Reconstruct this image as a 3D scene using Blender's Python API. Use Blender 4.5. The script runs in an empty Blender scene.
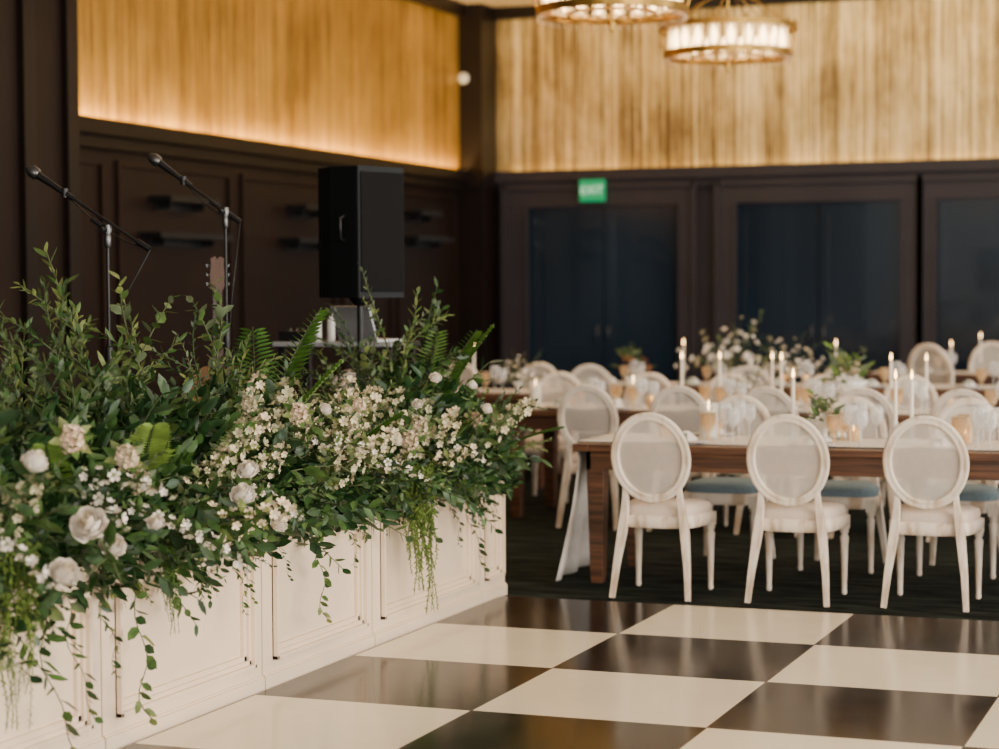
import bpy, math, random
import numpy as np
from mathutils import Vector, Matrix
random.seed(31)
R=random.random
def U(a,b): return a+(b-a)*R()
sc=bpy.context.scene
COL=sc.collection
V=Vector
# ---------------------------------------------------------------- materials
def mat(name,col,rough=.6,metal=0,var=.12,scale=8,stretch=(1,1,1),bump=0,emit=None,es=0,objvar=0,coat=0,spec=.5,trans=0,col2=None,sss=0,bscale=None,pos=(.3,.7)):
    m=bpy.data.materials.new(name);m.use_nodes=True;nt=m.node_tree;N=nt.nodes;L=nt.links
    b=N['Principled BSDF'];out=N['Material Output']
    b.inputs['Roughness'].default_value=rough;b.inputs['Metallic'].default_value=metal
    b.inputs['Specular IOR Level'].default_value=spec
    b.inputs['Coat Weight'].default_value=coat
    tc=N.new('ShaderNodeTexCoord');mp=N.new('ShaderNodeMapping');mp.inputs['Scale'].default_value=stretch
    L.new(tc.outputs['Object'],mp.inputs[0])
    nz=N.new('ShaderNodeTexNoise');nz.inputs['Scale'].default_value=scale;nz.inputs['Detail'].default_value=4
    L.new(mp.outputs[0],nz.inputs['Vector'])
    cr=N.new('ShaderNodeValToRGB')
    c2=col2 if col2 else tuple(c*(1-var*1.6) for c in col)
    c1=tuple(min(1,c*(1+var)) for c in col) if not col2 else col
    cr.color_ramp.elements[0].position=pos[0];cr.color_ramp.elements[1].position=pos[1]
    cr.color_ramp.elements[0].color=(*c2,1);cr.color_ramp.elements[1].color=(*c1,1)
    L.new(nz.outputs['Fac'],cr.inputs[0]);src=cr.outputs[0]
    if objvar:
        oi=N.new('ShaderNodeObjectInfo');hs=N.new('ShaderNodeHueSaturation')
        ma=N.new('ShaderNodeMath');ma.operation='MULTIPLY_ADD';ma.inputs[1].default_value=objvar*1.6;ma.inputs[2].default_value=1-objvar*.8
        L.new(oi.outputs['Random'],ma.inputs[0]);L.new(ma.outputs[0],hs.inputs['Value'])
        mb=N.new('ShaderNodeMath');mb.operation='MULTIPLY_ADD';mb.inputs[1].default_value=-.05;mb.inputs[2].default_value=.52
        L.new(oi.outputs['Random'],mb.inputs[0]);L.new(mb.outputs[0],hs.inputs['Hue'])
        L.new(src,hs.inputs['Color']);src=hs.outputs[0]
    L.new(src,b.inputs['Base Color'])
    if bump:
        bp=N.new('ShaderNodeBump');bp.inputs['Strength'].default_value=bump;bp.inputs['Distance'].default_value=.01
        if bscale:
            n2=N.new('ShaderNodeTexNoise');n2.inputs['Scale'].default_value=bscale;L.new(mp.outputs[0],n2.inputs['Vector']);L.new(n2.outputs['Fac'],bp.inputs['Height'])
        else: L.new(nz.outputs['Fac'],bp.inputs['Height'])
        L.new(bp.outputs[0],b.inputs['Normal'])
    if emit:
        b.inputs['Emission Color'].default_value=(*emit,1);b.inputs['Emission Strength'].default_value=es
    if trans:
        tr=N.new('ShaderNodeBsdfTransparent');mx=N.new('ShaderNodeMixShader');mx.inputs[0].default_value=trans
        L.new(b.outputs[0],mx.inputs[1]);L.new(tr.outputs[0],mx.inputs[2]);L.new(mx.outputs[0],out.inputs[0])
    if sss:
        tl=N.new('ShaderNodeBsdfTranslucent');L.new(src,tl.inputs[0]);mx=N.new('ShaderNodeMixShader');mx.inputs[0].default_value=sss
        L.new(b.outputs[0],mx.inputs[1]);L.new(tl.outputs[0],mx.inputs[2]);L.new(mx.outputs[0],out.inputs[0])
    return m
def glassmat(name,tint=(1,1,1),f=.8):
    m=bpy.data.materials.new(name);m.use_nodes=True;nt=m.node_tree;N=nt.nodes;L=nt.links
    b=N['Principled BSDF'];b.inputs['Base Color'].default_value=(*[c*.9 for c in tint],1);b.inputs['Roughness'].default_value=.05
    lw=N.new('ShaderNodeLayerWeight');lw.inputs[0].default_value=.35
    mr=N.new('ShaderNodeMapRange');mr.inputs[3].default_value=f;mr.inputs[4].default_value=f*.35
    L.new(lw.outputs['Facing'],mr.inputs[0])
    tr=N.new('ShaderNodeBsdfTransparent');tr.inputs[0].default_value=(*tint,1);mx=N.new('ShaderNodeMixShader')
    L.new(mr.outputs[0],mx.inputs[0]);L.new(b.outputs[0],mx.inputs[1]);L.new(tr.outputs[0],mx.inputs[2]);L.new(mx.outputs[0],N['Material Output'].inputs[0])
    return m
M={}
M['cream']=mat('whitewashed_wood',(.86,.75,.63),.5,scale=16,stretch=(1,1,.25),col2=(.54,.39,.26),pos=(.33,.52))
M['linen']=mat('beige_linen',(.72,.60,.51),.9,var=.04,scale=60,bump=.2)
M['shadelinen']=mat('linen_in_bluish_shade',(.21,.29,.34),.9,var=.08,scale=60,bump=.2)  # chair linen again, with bluish shadow put into its colour
M['cane']=mat('woven_cane',(.88,.79,.70),.8,var=.03,scale=30,trans=.45)
M['walnut']=mat('walnut_wood',(.17,.072,.034),.38,scale=4,stretch=(.5,14,14),col2=(.05,.021,.012),bump=.2,coat=.12,pos=(.35,.65))
M['cloth']=mat('white_linen_cloth',(.82,.76,.70),.9,var=.05,scale=20,bump=.2)
M['paint']=mat('warm_white_paint',(.84,.68,.51),.45,var=.035,scale=3)
M['soil']=mat('dark_potting_soil',(.02,.015,.01),.95,bump=.6,scale=60)
M['blk']=mat('black_metal',(.006,.006,.007),.4,metal=0,var=.1,spec=.4)
M['grey']=mat('dark_steel',(.12,.12,.125),.35,metal=.9,var=.1)
M['plastic']=mat('black_textured_plastic',(.0045,.006,.008),.55,bump=.2,scale=200,spec=.25)
M['grille']=mat('black_speaker_grille',(.003,.003,.004),.7,bump=.5,scale=260,spec=.15)
M['brass']=mat('aged_brass',(.42,.25,.06),.35,metal=1,var=.25)
M['guitar']=mat('dark_spruce_wood',(.22,.10,.035),.3,scale=6,stretch=(9,9,1),var=.2,coat=.4)
M['rose_wood']=mat('rosewood',(.075,.036,.02),.4,scale=6,stretch=(9,9,1),var=.2)
M['head_wood']=mat('mahogany_wood',(.11,.05,.028),.4,scale=6,stretch=(9,9,1),var=.2)
M['wax']=mat('ivory_wax',(.84,.78,.68),.5,var=.03,emit=(1,.7,.4),es=.14)
M['flame']=mat('candle_flame',(1,.7,.3),.5,emit=(1,.60,.24),es=13)
M['bulb']=mat('warm_candle_bulb',(1,.8,.5),.5,emit=(1,.70,.34),es=13)
M['glass']=glassmat('clear_glass',f=.84)
M['amber']=glassmat('warm_glass',(1,.86,.64),f=.78)
M['sleeve']=mat('frosted_lamp_glass',(.95,.80,.55),.3,var=.02,trans=.62,emit=(1,.68,.32),es=.9)
M['porcelain']=mat('white_porcelain',(.78,.76,.73),.2,var=.02)
M['napkin']=mat('sage_napkin',(.33,.38,.30),.9,var=.1,scale=40)
M['stem']=mat('green_stem',(.06,.09,.03),.6,objvar=.2)
G=[mat('dark_green_leaf',(.019,.064,.019),.40,var=.3,scale=25,objvar=.6,sss=.15),
   mat('mid_green_leaf',(.055,.130,.032),.42,var=.3,scale=25,objvar=.6,sss=.2),
   mat('olive_green_leaf',(.135,.195,.058),.5,var=.3,scale=25,objvar=.6,sss=.22),
   mat('grey_green_leaf',(.110,.165,.088),.52,var=.25,scale=25,objvar=.5,sss=.18),
   mat('bright_fern_leaf',(.105,.225,.035),.5,var=.3,scale=25,objvar=.25,sss=.2)]
M['amar']=mat('chartreuse_tassel',(.115,.205,.030),.8,var=.4,scale=40,objvar=.2,sss=.15)
M['petal']=mat('white_rose_petal',(.88,.82,.74),.6,var=.05,scale=12,sss=.06)
M['petali']=mat('cream_shaded_inner_petal',(.80,.70,.54),.6,var=.08,scale=12)  # slight cream, with the shading inside the bloom put into the colour
M['petalc']=mat('cream_blossom_petal',(.70,.63,.42),.6,var=.18,scale=30,sss=.15,objvar=.5)
M['dusty']=mat('dusty_cream_petal',(.64,.52,.37),.7,var=.2,scale=40,objvar=.3)
M['greenbud']=mat('pale_green_bud',(.30,.34,.15),.7,var=.2,scale=40)
M['rust']=mat('russet_petal',(.32,.12,.045),.7,var=.2)
M['darkwall']=mat('dark_brown_panelling',(.0145,.007,.005),.45,var=.12,scale=2,spec=.2)
M['greywall']=mat('dark_taupe_paint',(.034,.029,.036),.45,var=.08,scale=2,spec=.3)
M['trim']=mat('dark_espresso_trim',(.009,.005,.004),.4,var=.1,scale=2,spec=.25)
M['door']=mat('dark_door_blue_reflection',(.009,.022,.042),.18,scale=.5,stretch=(1,1,.5),col2=(.002,.005,.011),spec=.7,coat=.4)  # bluish window reflection is mixed into the base colour of the dark doors
M['ceil']=mat('warm_white_ceiling',(.72,.58,.41),.8,var=.03,scale=1)
M['exit']=mat('green_exit_face',(.0,.20,.07),.5,emit=(.0,.62,.22),es=.42,var=.02)
M['exitw']=mat('exit_lettering',(.6,.95,.75),.5,emit=(.55,1,.75),es=.6,var=.02)
M['white']=mat('white_plastic',(.75,.75,.73),.4,var=.02)
M['screen']=mat('silver_aluminium',(.48,.49,.51),.4,metal=.4,var=.05)
def goldmat(name,cols,f1,rough,metal):
    m=bpy.data.materials.new(name);m.use_nodes=True;nt=m.node_tree;N=nt.nodes;L=nt.links;b=N['Principled BSDF']
    tc=N.new('ShaderNodeTexCoord');sp=N.new('ShaderNodeSeparateXYZ');L.new(tc.outputs['Object'],sp.inputs[0])
    def math_(op,a,bv):
        n=N.new('ShaderNodeMath');n.operation=op;L.new(a,n.inputs[0])
        if isinstance(bv,(int,float)): n.inputs[1].default_value=bv
        else: L.new(bv,n.inputs[1])
        return n.outputs[0]
    s=math_('ADD',sp.outputs['X'],sp.outputs['Y'])
    pl=N.new('ShaderNodeTexWhiteNoise');pl.noise_dimensions='1D';L.new(math_('FLOOR',math_('MULTIPLY',s,9.0),0.0),pl.inputs['W'])
    pl2=N.new('ShaderNodeTexWhiteNoise');pl2.noise_dimensions='1D';L.new(math_('FLOOR',math_('MULTIPLY',s,47.0),0.0),pl2.inputs['W'])
    mp=N.new('ShaderNodeMapping');mp.inputs['Scale'].default_value=(22,22,1.5);L.new(tc.outputs['Object'],mp.inputs[0])
    nz=N.new('ShaderNodeTexNoise');nz.inputs['Scale'].default_value=1.2;nz.inputs['Detail'].default_value=9;nz.inputs['Roughness'].default_value=.85;L.new(mp.outputs[0],nz.inputs['Vector'])
    n3=N.new('ShaderNodeTexNoise');n3.inputs['Scale'].default_value=1.3;n3.inputs['Detail'].default_value=6;L.new(tc.outputs['Object'],n3.inputs['Vector'])
    t=math_('MULTIPLY',nz.outputs['Fac'],2.0)
    t=math_('ADD',t,math_('MULTIPLY',pl.outputs['Value'],f1*.6));t=math_('ADD',t,math_('MULTIPLY',pl2.outputs['Value'],f1*1.1));t=math_('ADD',t,math_('MULTIPLY',n3.outputs['Fac'],.9))
    t=math_('SUBTRACT',t,.95+f1*.85)
    cr=N.new('ShaderNodeValToRGB');e=cr.color_ramp.elements
    e[0].position=.12;e[0].color=(*cols[0],1);e[1].position=.85;e[1].color=(*cols[2],1);x=e.new(.5);x.color=(*cols[1],1)
    L.new(t,cr.inputs[0]);L.new(cr.outputs[0],b.inputs['Base Color'])
    b.inputs['Roughness'].default_value=rough;b.inputs['Metallic'].default_value=metal
    bp=N.new('ShaderNodeBump');bp.inputs['Strength'].default_value=.6;bp.inputs['Distance'].default_value=.01;L.new(nz.outputs['Fac'],bp.inputs['Height']);L.new(bp.outputs[0],b.inputs['Normal'])
    return m
M['goldL']=goldmat('gilded_planks_amber',((.24,.12,.016),(.48,.26,.038),(.72,.42,.085)),.34,.42,.4)
M['goldB']=goldmat('gilded_planks_champagne',((.15,.085,.025),(.54,.37,.13),(.95,.76,.40)),.42,.38,.45)
def checkmat():
    m=bpy.data.materials.new('checkered_vinyl');m.use_nodes=True;nt=m.node_tree;N=nt.nodes;L=nt.links;b=N['Principled BSDF']
    tc=N.new('ShaderNodeTexCoord');mp=N.new('ShaderNodeMapping');mp.vector_type='POINT'
    L.new(tc.outputs['Object'],mp.inputs[0]);mp.inputs['Location'].default_value=(0,0,.5)
    ck=N.new('ShaderNodeTexChecker');ck.inputs['Scale'].default_value=1/.9144;L.new(mp.outputs[0],ck.inputs[0])
    nz=N.new('ShaderNodeTexNoise');nz.inputs['Scale'].default_value=2.2;nz.inputs['Detail'].default_value=8;nz.inputs['Roughness'].default_value=.7;L.new(tc.outputs['Object'],nz.inputs['Vector'])
    r1=N.new('ShaderNodeValToRGB');r1.color_ramp.elements[0].color=(.0018,.0010,.0008,1);r1.color_ramp.elements[1].color=(.012,.0065,.0045,1)
    r1.color_ramp.elements[0].position=.40;r1.color_ramp.elements[1].position=.75
    r2=N.new('ShaderNodeValToRGB');r2.color_ramp.elements[0].color=(.80,.69,.52,1);r2.color_ramp.elements[1].color=(.92,.82,.63,1)
    L.new(nz.outputs['Fac'],r1.inputs[0]);L.new(nz.outputs['Fac'],r2.inputs[0])
    mx=N.new('ShaderNodeMix');mx.data_type='RGBA';L.new(ck.outputs['Fac'],mx.inputs['Factor']);L.new(r1.outputs[0],mx.inputs['A']);L.new(r2.outputs[0],mx.inputs['B'])
    sp=N.new('ShaderNodeSeparateXYZ');L.new(tc.outputs['Object'],sp.inputs[0]);cc=[]
    for ax in ('X','Y'):
        a=N.new('ShaderNodeMath');a.operation='PINGPONG';a.inputs[1].default_value=.9144/2;L.new(sp.outputs[ax],a.inputs[0])
        c=N.new('ShaderNodeMath');c.operation='LESS_THAN';c.inputs[1].default_value=.003;L.new(a.outputs[0],c.inputs[0]);cc.append(c)
    mxm=N.new('ShaderNodeMath');mxm.operation='MAXIMUM';L.new(cc[0].outputs[0],mxm.inputs[0]);L.new(cc[1].outputs[0],mxm.inputs[1])
    m2=N.new('ShaderNodeMix');m2.data_type='RGBA';L.new(mxm.outputs[0],m2.inputs['Factor']);L.new(mx.outputs['Result'],m2.inputs['A']);m2.inputs['B'].default_value=(.08,.06,.045,1)
    L.new(m2.outputs['Result'],b.inputs['Base Color'])
    rr=N.new('ShaderNodeMapRange');rr.inputs[3].default_value=.07;rr.inputs[4].default_value=.24;L.new(nz.outputs['Fac'],rr.inputs[0]);L.new(rr.outputs[0],b.inputs['Roughness'])
    b.inputs['Specular IOR Level'].default_value=.17
    return m
M['check']=checkmat()
M['carpet']=mat('dark_patterned_carpet',(.026,.034,.026),.95,scale=3.2,stretch=(1,5,1),col2=(.004,.0055,.005),bump=.5,bscale=160,spec=.1,pos=(.42,.62))
# ---------------------------------------------------------------- mesh builder
class MB:
    def __init__(s): s.v=[];s.f=[];s.m=[];s.mats=[];s.sm=[]
    def mi(s,m):
        if m not in s.mats:s.mats.append(m)
        return s.mats.index(m)
    def add(s,vs,fs,m,smooth=False,T=None):
        o=len(s.v);i=s.mi(m)
        for v in vs: s.v.append(tuple(T@V(v)) if T else tuple(v))
        for f in fs: s.f.append(tuple(o+k for k in f));s.m.append(i);s.sm.append(smooth)
    def box(s,x0,x1,y0,y1,z0,z1,m,T=None):
        vs=[(x0,y0,z0),(x1,y0,z0),(x1,y1,z0),(x0,y1,z0),(x0,y0,z1),(x1,y0,z1),(x1,y1,z1),(x0,y1,z1)]
        s.add(vs,[(3,2,1,0),(4,5,6,7),(0,1,5,4),(1,2,6,5),(2,3,7,6),(3,0,4,7)],m,False,T)
    def loft(s,rings,m,smooth=True,caps=True,closed=False,T=None):
        n=len(rings[0]);vs=[p for r in rings for p in r];fs=[];k=len(rings)
        for a in range(k if closed else k-1):
            b=(a+1)%k
            for i in range(n):
                j=(i+1)%n;fs.append((a*n+i,a*n+j,b*n+j,b*n+i))
        s.add(vs,fs,m,smooth,T)
        if caps and not closed:
            s.add(rings[0],[tuple(range(n))[::-1]],m,False,T);s.add(rings[-1],[tuple(range(n))],m,False,T)
    def lathe(s,prof,m,c=(0,0,0),seg=16,smooth=True,caps=True,T=None):
        rings=[[(c[0]+r*math.cos(2*math.pi*i/seg),c[1]+r*math.sin(2*math.pi*i/seg),c[2]+z) for i in range(seg)] for r,z in prof]
        s.loft(rings,m,smooth,caps,T=T)
    def tube(s,pts,rad,m,seg=8,smooth=True,square=False,closed=False):
        pts=[V(p) for p in pts];n=len(pts)
        if not hasattr(rad,'__len__'):rad=[rad]*n
        rings=[];up=None
        for i,p in enumerate(pts):
            d=(pts[min(i+1,n-1)]-pts[max(i-1,0)]).normalized()
            if up is None: up=d.orthogonal().normalized() if abs(d.z)<.9 else V((1,0,0))
            u=(up-d*up.dot(d));u=u.normalized() if u.length>1e-4 else d.orthogonal().normalized();w=d.cross(u);up=u
            a0=math.pi/4 if square else 0;k=4 if square else seg;rr=rad[i]*(1.414 if square else 1)
            rings.append([tuple(p+(u*math.cos(a0+2*math.pi*j/k)+w*math.sin(a0+2*math.pi*j/k))*rr) for j in range(k)])
        s.loft(rings,m,smooth and not square,True,closed)
    def leaf(s,b,d,L,W,m,up=None,curl=.15):
        b=V(b);d=V(d).normalized();up=V(up) if up else V((U(-1,1),U(-1,1),U(-1,1)))
        sd=d.cross(up)
        if sd.length<1e-3: sd=d.orthogonal()
        sd.normalize();n=sd.cross(d)
        h=W/2
        P=lambda t,x,z:tuple(b+d*(L*t)+sd*(x*h)+n*(z*L))
        vs=[P(0,0,0),P(.3,-.85,.02-.0*curl),P(.68,-.8,-curl*.5),P(1,0,-curl),P(.68,.8,-curl*.5),P(.3,.85,.02),P(.33,0,-.04),P(.68,0,-.05-curl*.5)]
        s.add(vs,[(0,6,1),(1,6,7,2),(2,7,3),(0,5,6),(6,5,4,7),(7,4,3)],m,True)
    def blossom(s,c,nrm,r,m,k=5):
        c=V(c);nrm=V(nrm).normalized();a=nrm.orthogonal().normalized();b=nrm.cross(a);o=R()*6
        vs=[tuple(c-nrm*r*.25)];fs=[]
        for i in range(k):
            t=o+2*math.pi*i/k;w=math.pi/k*.95
            e=lambda tt,rr,h:tuple(c+(a*math.cos(tt)+b*math.sin(tt))*rr+nrm*h)
            vs+=[e(t-w,r*.6,r*.12),e(t-w*.5,r,r*.3),e(t+w*.5,r,r*.3),e(t+w,r*.6,r*.12)];q=1+4*i
            fs.append((0,q,q+1,q+2,q+3))
        s.add(vs,fs,m,False)
    def obj(s,name,parent=None,bevel=0):
        me=bpy.data.meshes.new(name);me.from_pydata(s.v,[],s.f)
        for m in s.mats:me.materials.append(m)
        me.polygons.foreach_set('material_index',s.m);me.polygons.foreach_set('use_smooth',s.sm);me.update()
        o=bpy.data.objects.new(name,me);COL.objects.link(o)
        if parent:o.parent=parent;KIDS.setdefault(parent.name,[]).append(o)
        if bevel:
            b=o.modifiers.new('bevel','BEVEL');b.width=bevel;b.segments=2;b.limit_method='ANGLE'
        return o
KIDS={}
def empty(name,label,cat,loc=(0,0,0),rz=0,group=None):
    e=bpy.data.objects.new(name,None);e.empty_display_size=.1;COL.objects.link(e);e.location=loc;e.rotation_euler=(0,0,rz)
    tag(e,label,cat,group);return e
def tag(o,label,cat,group=None):
    o['label']=label;o['category']=cat
    if group:o['group']=group
def structure(o): o['kind']='structure';return o
def dup(root,loc=None,rz=None,mtx=None,scale=None):
    n=root.copy();COL.objects.link(n)
    def rec(src,dst):
        for c in KIDS.get(src.name,[]):
            k=c.copy();k.parent=dst;COL.objects.link(k);KIDS.setdefault(dst.name,[]).append(k);rec(c,k)
    rec(root,n)
    if loc is not None:n.location=loc
    if rz is not None:n.rotation_euler=(0,0,rz)
    if mtx is not None:n.matrix_world=mtx
    if scale is not None:n.scale=(scale,)*3 if not hasattr(scale,'__len__') else scale
    return n
# ---------------------------------------------------------------- room shell
XW=-8.95;YW=22.5;ZC=4.9;ZB=2.98
b=MB();b.box(-9.6,7,-4,23.2,-.2,0,M['carpet']);structure(b.obj('floor'))
b=MB();b.box(-9.6,7,-4,23.2,ZC,ZC+.2,M['ceil']);structure(b.obj('ceiling'))
b=MB();b.box(-9.3,XW,-2,YW+.3,0,ZC,M['darkwall']);structure(b.obj('wall_left'))
b=MB();b.box(-9.3,6,YW+.1,YW+.4,0,ZC,M['greywall']);structure(b.obj('wall_back'))
b=MB();b.box(XW,-7.95,9.2,12.42,0,ZC,M['darkwall'])
for y in (9.4,10.7,11.75,12.28):b.box(-7.95,-7.90,y,y+.14,0,ZC,M['trim'])
b.box(-7.95,-7.9,9.2,12.42,.0,.25,M['trim']);b.box(-7.95,-7.92,9.2,12.42,4.7,ZC,M['trim'])
structure(b.obj('wall_pier'))
b=MB();b.box(XW,-8.64,22.07,YW+.1,0,ZC,M['trim']);b.box(XW-.0,-8.61,22.03,YW+.1,2.78,3.0,M['trim']);b.box(XW,-8.60,22.02,YW+.1,0,.3,M['trim'])
structure(b.obj('wall_corner'))
def band(name,m,a0,a1,axis):
    b=MB();a=a0
    while a<a1:
        w=random.choice([.05,.07,.09,.12,.16]);e=min(a+w,a1);d=U(.02,.026)
        if axis=='y': b.box(XW,XW+d,a,e,ZB-.02,4.76,m)
        else: b.box(a,e,YW+.1-d-.03,YW+.1,ZB-.02,4.76,m)
        a=e
    return structure(b.obj(name))
band('trim_1',M['goldL'],12.42,22.07,'y');band('trim_2',M['goldB'],-8.64,3,'x')
b=MB();b.box(XW,XW+.13,12.42,22.07,4.76,ZC,M['trim']);structure(b.obj('trim_3'))
b=MB();b.box(-8.64,5,YW-.05,YW+.1,4.76,ZC,M['trim']);structure(b.obj('trim_4'))
def ledge(name,x0,x1,y0,y1,axis):
    b=MB()
    if axis=='y':
        b.box(x0,x1,y0,y1,2.86,2.92,M['trim']);b.box(x1-.03,x1,y0,y1,2.92,2.985,M['trim']);b.box(x0,x0+.08,y0,y1,2.76,2.86,M['trim'])
    else:
        b.box(x0,x1,y0,y1,2.86,2.92,M['greywall']);b.box(x0,x1,y0,y0+.03,2.92,2.985,M['greywall']);b.box(x0,x1,y1-.08,y1,2.76,2.86,M['greywall'])
    structure(b.obj(name))
ledge('trim_5',XW,XW+.16,12.42,22.07,'y');ledge('trim_6',-8.64,5,YW-.08,YW+.1,'x')
b=MB()
def frame_y(b,y0,y1,z0,z1,x,m,w=.05,d=.03):
    b.box(x,x+d,y0,y1,z0,z0+w,m);b.box(x,x+d,y0,y1,z1-w,z1,m);b.box(x,x+d,y0,y0+w,z0+w,z1-w,m);b.box(x,x+d,y1-w,y1,z0+w,z1-w,m)
for y0 in (12.6,14.6,16.75,18.9,20.3):
    y1={12.6:14.4,14.6:16.55,16.75:18.75,18.9:20.15,20.3:21.9}[y0]
    frame_y(b,y0,y1,.95,2.68,XW,M['darkwall']);frame_y(b,y0,y1,.2,.85,XW,M['darkwall'])
structure(b.obj('trim_7'))
b=MB();b.box(XW,XW+.03,12.42,22.07,0,.16,M['trim']);structure(b.obj('baseboard_left'))
b=MB();b.box(-8.64,5,YW+.06,YW+.1,0,.16,M['trim']);structure(b.obj('baseboard_back'))
for k,(xa,xb,oa,ob) in enumerate([(-8.25,-6.39,-8.52,-6.22),(-5.75,-3.87,-5.95,-3.68),(-3.52,-1.64,-3.68,-1.45),(-.95,.95,-1.15,1.15)]):
    b=MB();y=YW-.02;m=M['greywall']
    b.box(oa,xa,y,YW+.1,0,2.79,m);b.box(xb,ob,y,YW+.1,0,2.79,m);b.box(xa,xb,y,YW+.1,2.56,2.79,m)
    b.box(oa-.03,oa+.03,y-.04,y,0,2.82,m);b.box(ob-.03,ob+.03,y-.04,y,0,2.82,m);b.box(oa,ob,y-.04,y,2.76,2.82,m)
    b.box(xa-.02,xa+.02,y-.02,y,0,2.58,m);b.box(xb-.02,xb+.02,y-.02,y,0,2.58,m)
    structure(b.obj('trim_%d'%(8+k)))
    b=MB();c=(xa+xb)/2
    for s0,s1 in ((xa,c-.006),(c+.006,xb)):
        b.box(s0,s1,YW+.05,YW+.1,0.01,2.56,M['door'])
        fr=.11
        for (p,q,z0,z1) in ((s0,s0+fr,.0,2.56),(s1-fr,s1,.0,2.56)):b.box(p,q,YW+.046,YW+.05,z0+.01,z1,M['door'])
        b.box(s0+fr,s1-fr,YW+.046,YW+.05,2.44,2.56,M['door']);b.box(s0+fr,s1-fr,YW+.046,YW+.05,.01,.3,M['door'])
    for s in (-1,1):
        b.tube([(c+s*.07,YW+.035,1.0),(c+s*.07,YW-.0,1.01),(c+s*.07,YW-.0,1.17),(c+s*.07,YW+.035,1.18)],.009,M['grey'],6)
    structure(b.obj('door_%d'%(k+1)))
b=MB();T=Matrix.Translation((-8.86,22.07,4.05))@Matrix.Rotation(math.pi/2,4,'X')
b.lathe([(.065,0),(.065,.03),(.05,.055),(.02,.065)],M['white'],T=T,seg=20);o=b.obj('wall_sensor');tag(o,'small round white sensor on the dark corner column','sensor')
e=empty('exit_sign','green illuminated exit sign mounted above dark doors','exit sign',(-7.41,YW-.09,2.61))
b=MB();b.box(-.15,.15,-.03,.03,0,.25,M['exit']);b.obj('sign_box',e,.008)
b=MB();b.box(-.05,.05,-.02,.02,.25,.27,M['blk']);b.box(-.05,.05,.02,.17,.255,.27,M['blk']);b.obj('bracket',e)
cu=bpy.data.curves.new('t','FONT');cu.body='EXIT';cu.size=.135;cu.align_x='CENTER';cu.align_y='CENTER';cu.extrude=.002
to=bpy.data.objects.new('t',cu);COL.objects.link(to);bpy.context.view_layer.update()
me=bpy.data.meshes.new_from_object(to.evaluated_get(bpy.context.evaluated_depsgraph_get()));bpy.data.objects.remove(to)
me.materials.clear();me.materials.append(M['exitw'])
lo=bpy.data.objects.new('lettering',me);COL.objects.link(lo);lo.parent=e;lo.location=(0,-.033,.125);lo.rotation_euler=(math.pi/2,0,0)
for (y0,y1,z) in [(15.12,15.98,2.36),(14.95,16.21,2.05),(17.68,18.29,2.38),(17.53,18.45,2.06),(20.5,21.07,2.42),(20.4,21.4,2.14)]:
    b=MB();w=(y1-y0)/2
    b.box(0,.22,-w,w,0,.05,M['blk']);b.box(0,.02,-w*.8,w*.8,-.07,0,M['blk']);b.box(.0,.14,-w*.7,-w*.7+.03,-.06,0,M['blk']);b.box(.0,.14,w*.7-.03,w*.7,-.06,0,M['blk'])
    o=b.obj('wall_shelf');o.location=(XW,(y0+y1)/2,z);tag(o,'black floating shelf on the dark panelled wall','shelf','shelves on the panelled wall')
# ---------------------------------------------------------------- dance floor
S=.9144;OX,OY=-2.8377,9.8491
b=MB();b.box(-S,8*S,-9*S,0,-.012,0,M['check']);o=b.obj('dance_floor');o.location=(OX,OY,.012);tag(o,'glossy black and cream checkered dance floor laid on carpet','dance floor')
# ---------------------------------------------------------------- stage and planters
b=MB();b.box(-7.8,-4.5,3.5,10.95,.05,.6,M['blk']);b.box(-7.8,-4.5,3.5,10.95,.6,.62,M['carpet'])
for x in (-7.6,-6.1,-4.7):
    for y in (3.7,7,10.7): b.box(x-.04,x+.04,y-.04,y+.04,0,.05,M['grey'])
o=b.obj('stage_platform');tag(o,'low black stage platform behind flower planters','stage')
PX=-3.79;PH=.665
for (y0,y1) in [(4.4,6.05),(6.05,7.24),(7.24,8.30),(8.30,9.63),(9.63,9.98)]:
    g=.005
    e=empty('planter_box','cream painted panelled wooden planter box filled with greenery','planter',(PX,(y0+y1)/2,0),0,'panelled planter boxes along the stage')
    w=(y1-y0)/2-g;m=M['paint']
    b=MB();b.box(-.50,-.022,-w,w,.02,.045,m);b.box(-.045,-.022,-w,w,.045,PH,m);b.box(-.5,-.475,-w,w,.045,PH,m);b.box(-.475,-.045,-w,-w+.025,.045,PH,m);b.box(-.475,-.045,w-.025,w,.045,PH,m)
    b.box(-.48,-.03,-w+.01,w-.01,0,.02,m);b.obj('body',e)
    st=.085 if w>.3 else .05
    b=MB();b.box(-.022,0,-w,-w+st,.0,PH,m);b.box(-.022,0,w-st,w,.0,PH,m);b.box(-.022,0,-w+st,w-st,PH-.085,PH,m);b.box(-.022,0,-w+st,w-st,0,.11,m)
    b.box(0,.014,-w,w,.0,.055,m);b.box(0,.008,-w,w,.055,.064,m)
    i0,i1,j0,j1=-w+st,w-st,.11,PH-.085
    for k,(ww,d) in enumerate(((.016,.024),(.032,.006),(.052,-.006))):
        b.box(-.022,d,i0,i1,j0,j0+ww,m);b.box(-.022,d,i0,i1,j1-ww,j1,m);b.box(-.022,d,i0,i0+ww,j0,j1,m);b.box(-.022,d,i1-ww,i1,j0,j1,m)
    b.obj('panel_frame',e,.002)
    b=MB();b.box(-.475,-.045,-w+.025,w-.025,.5,.6,M['soil']);b.obj('soil',e)
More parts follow.
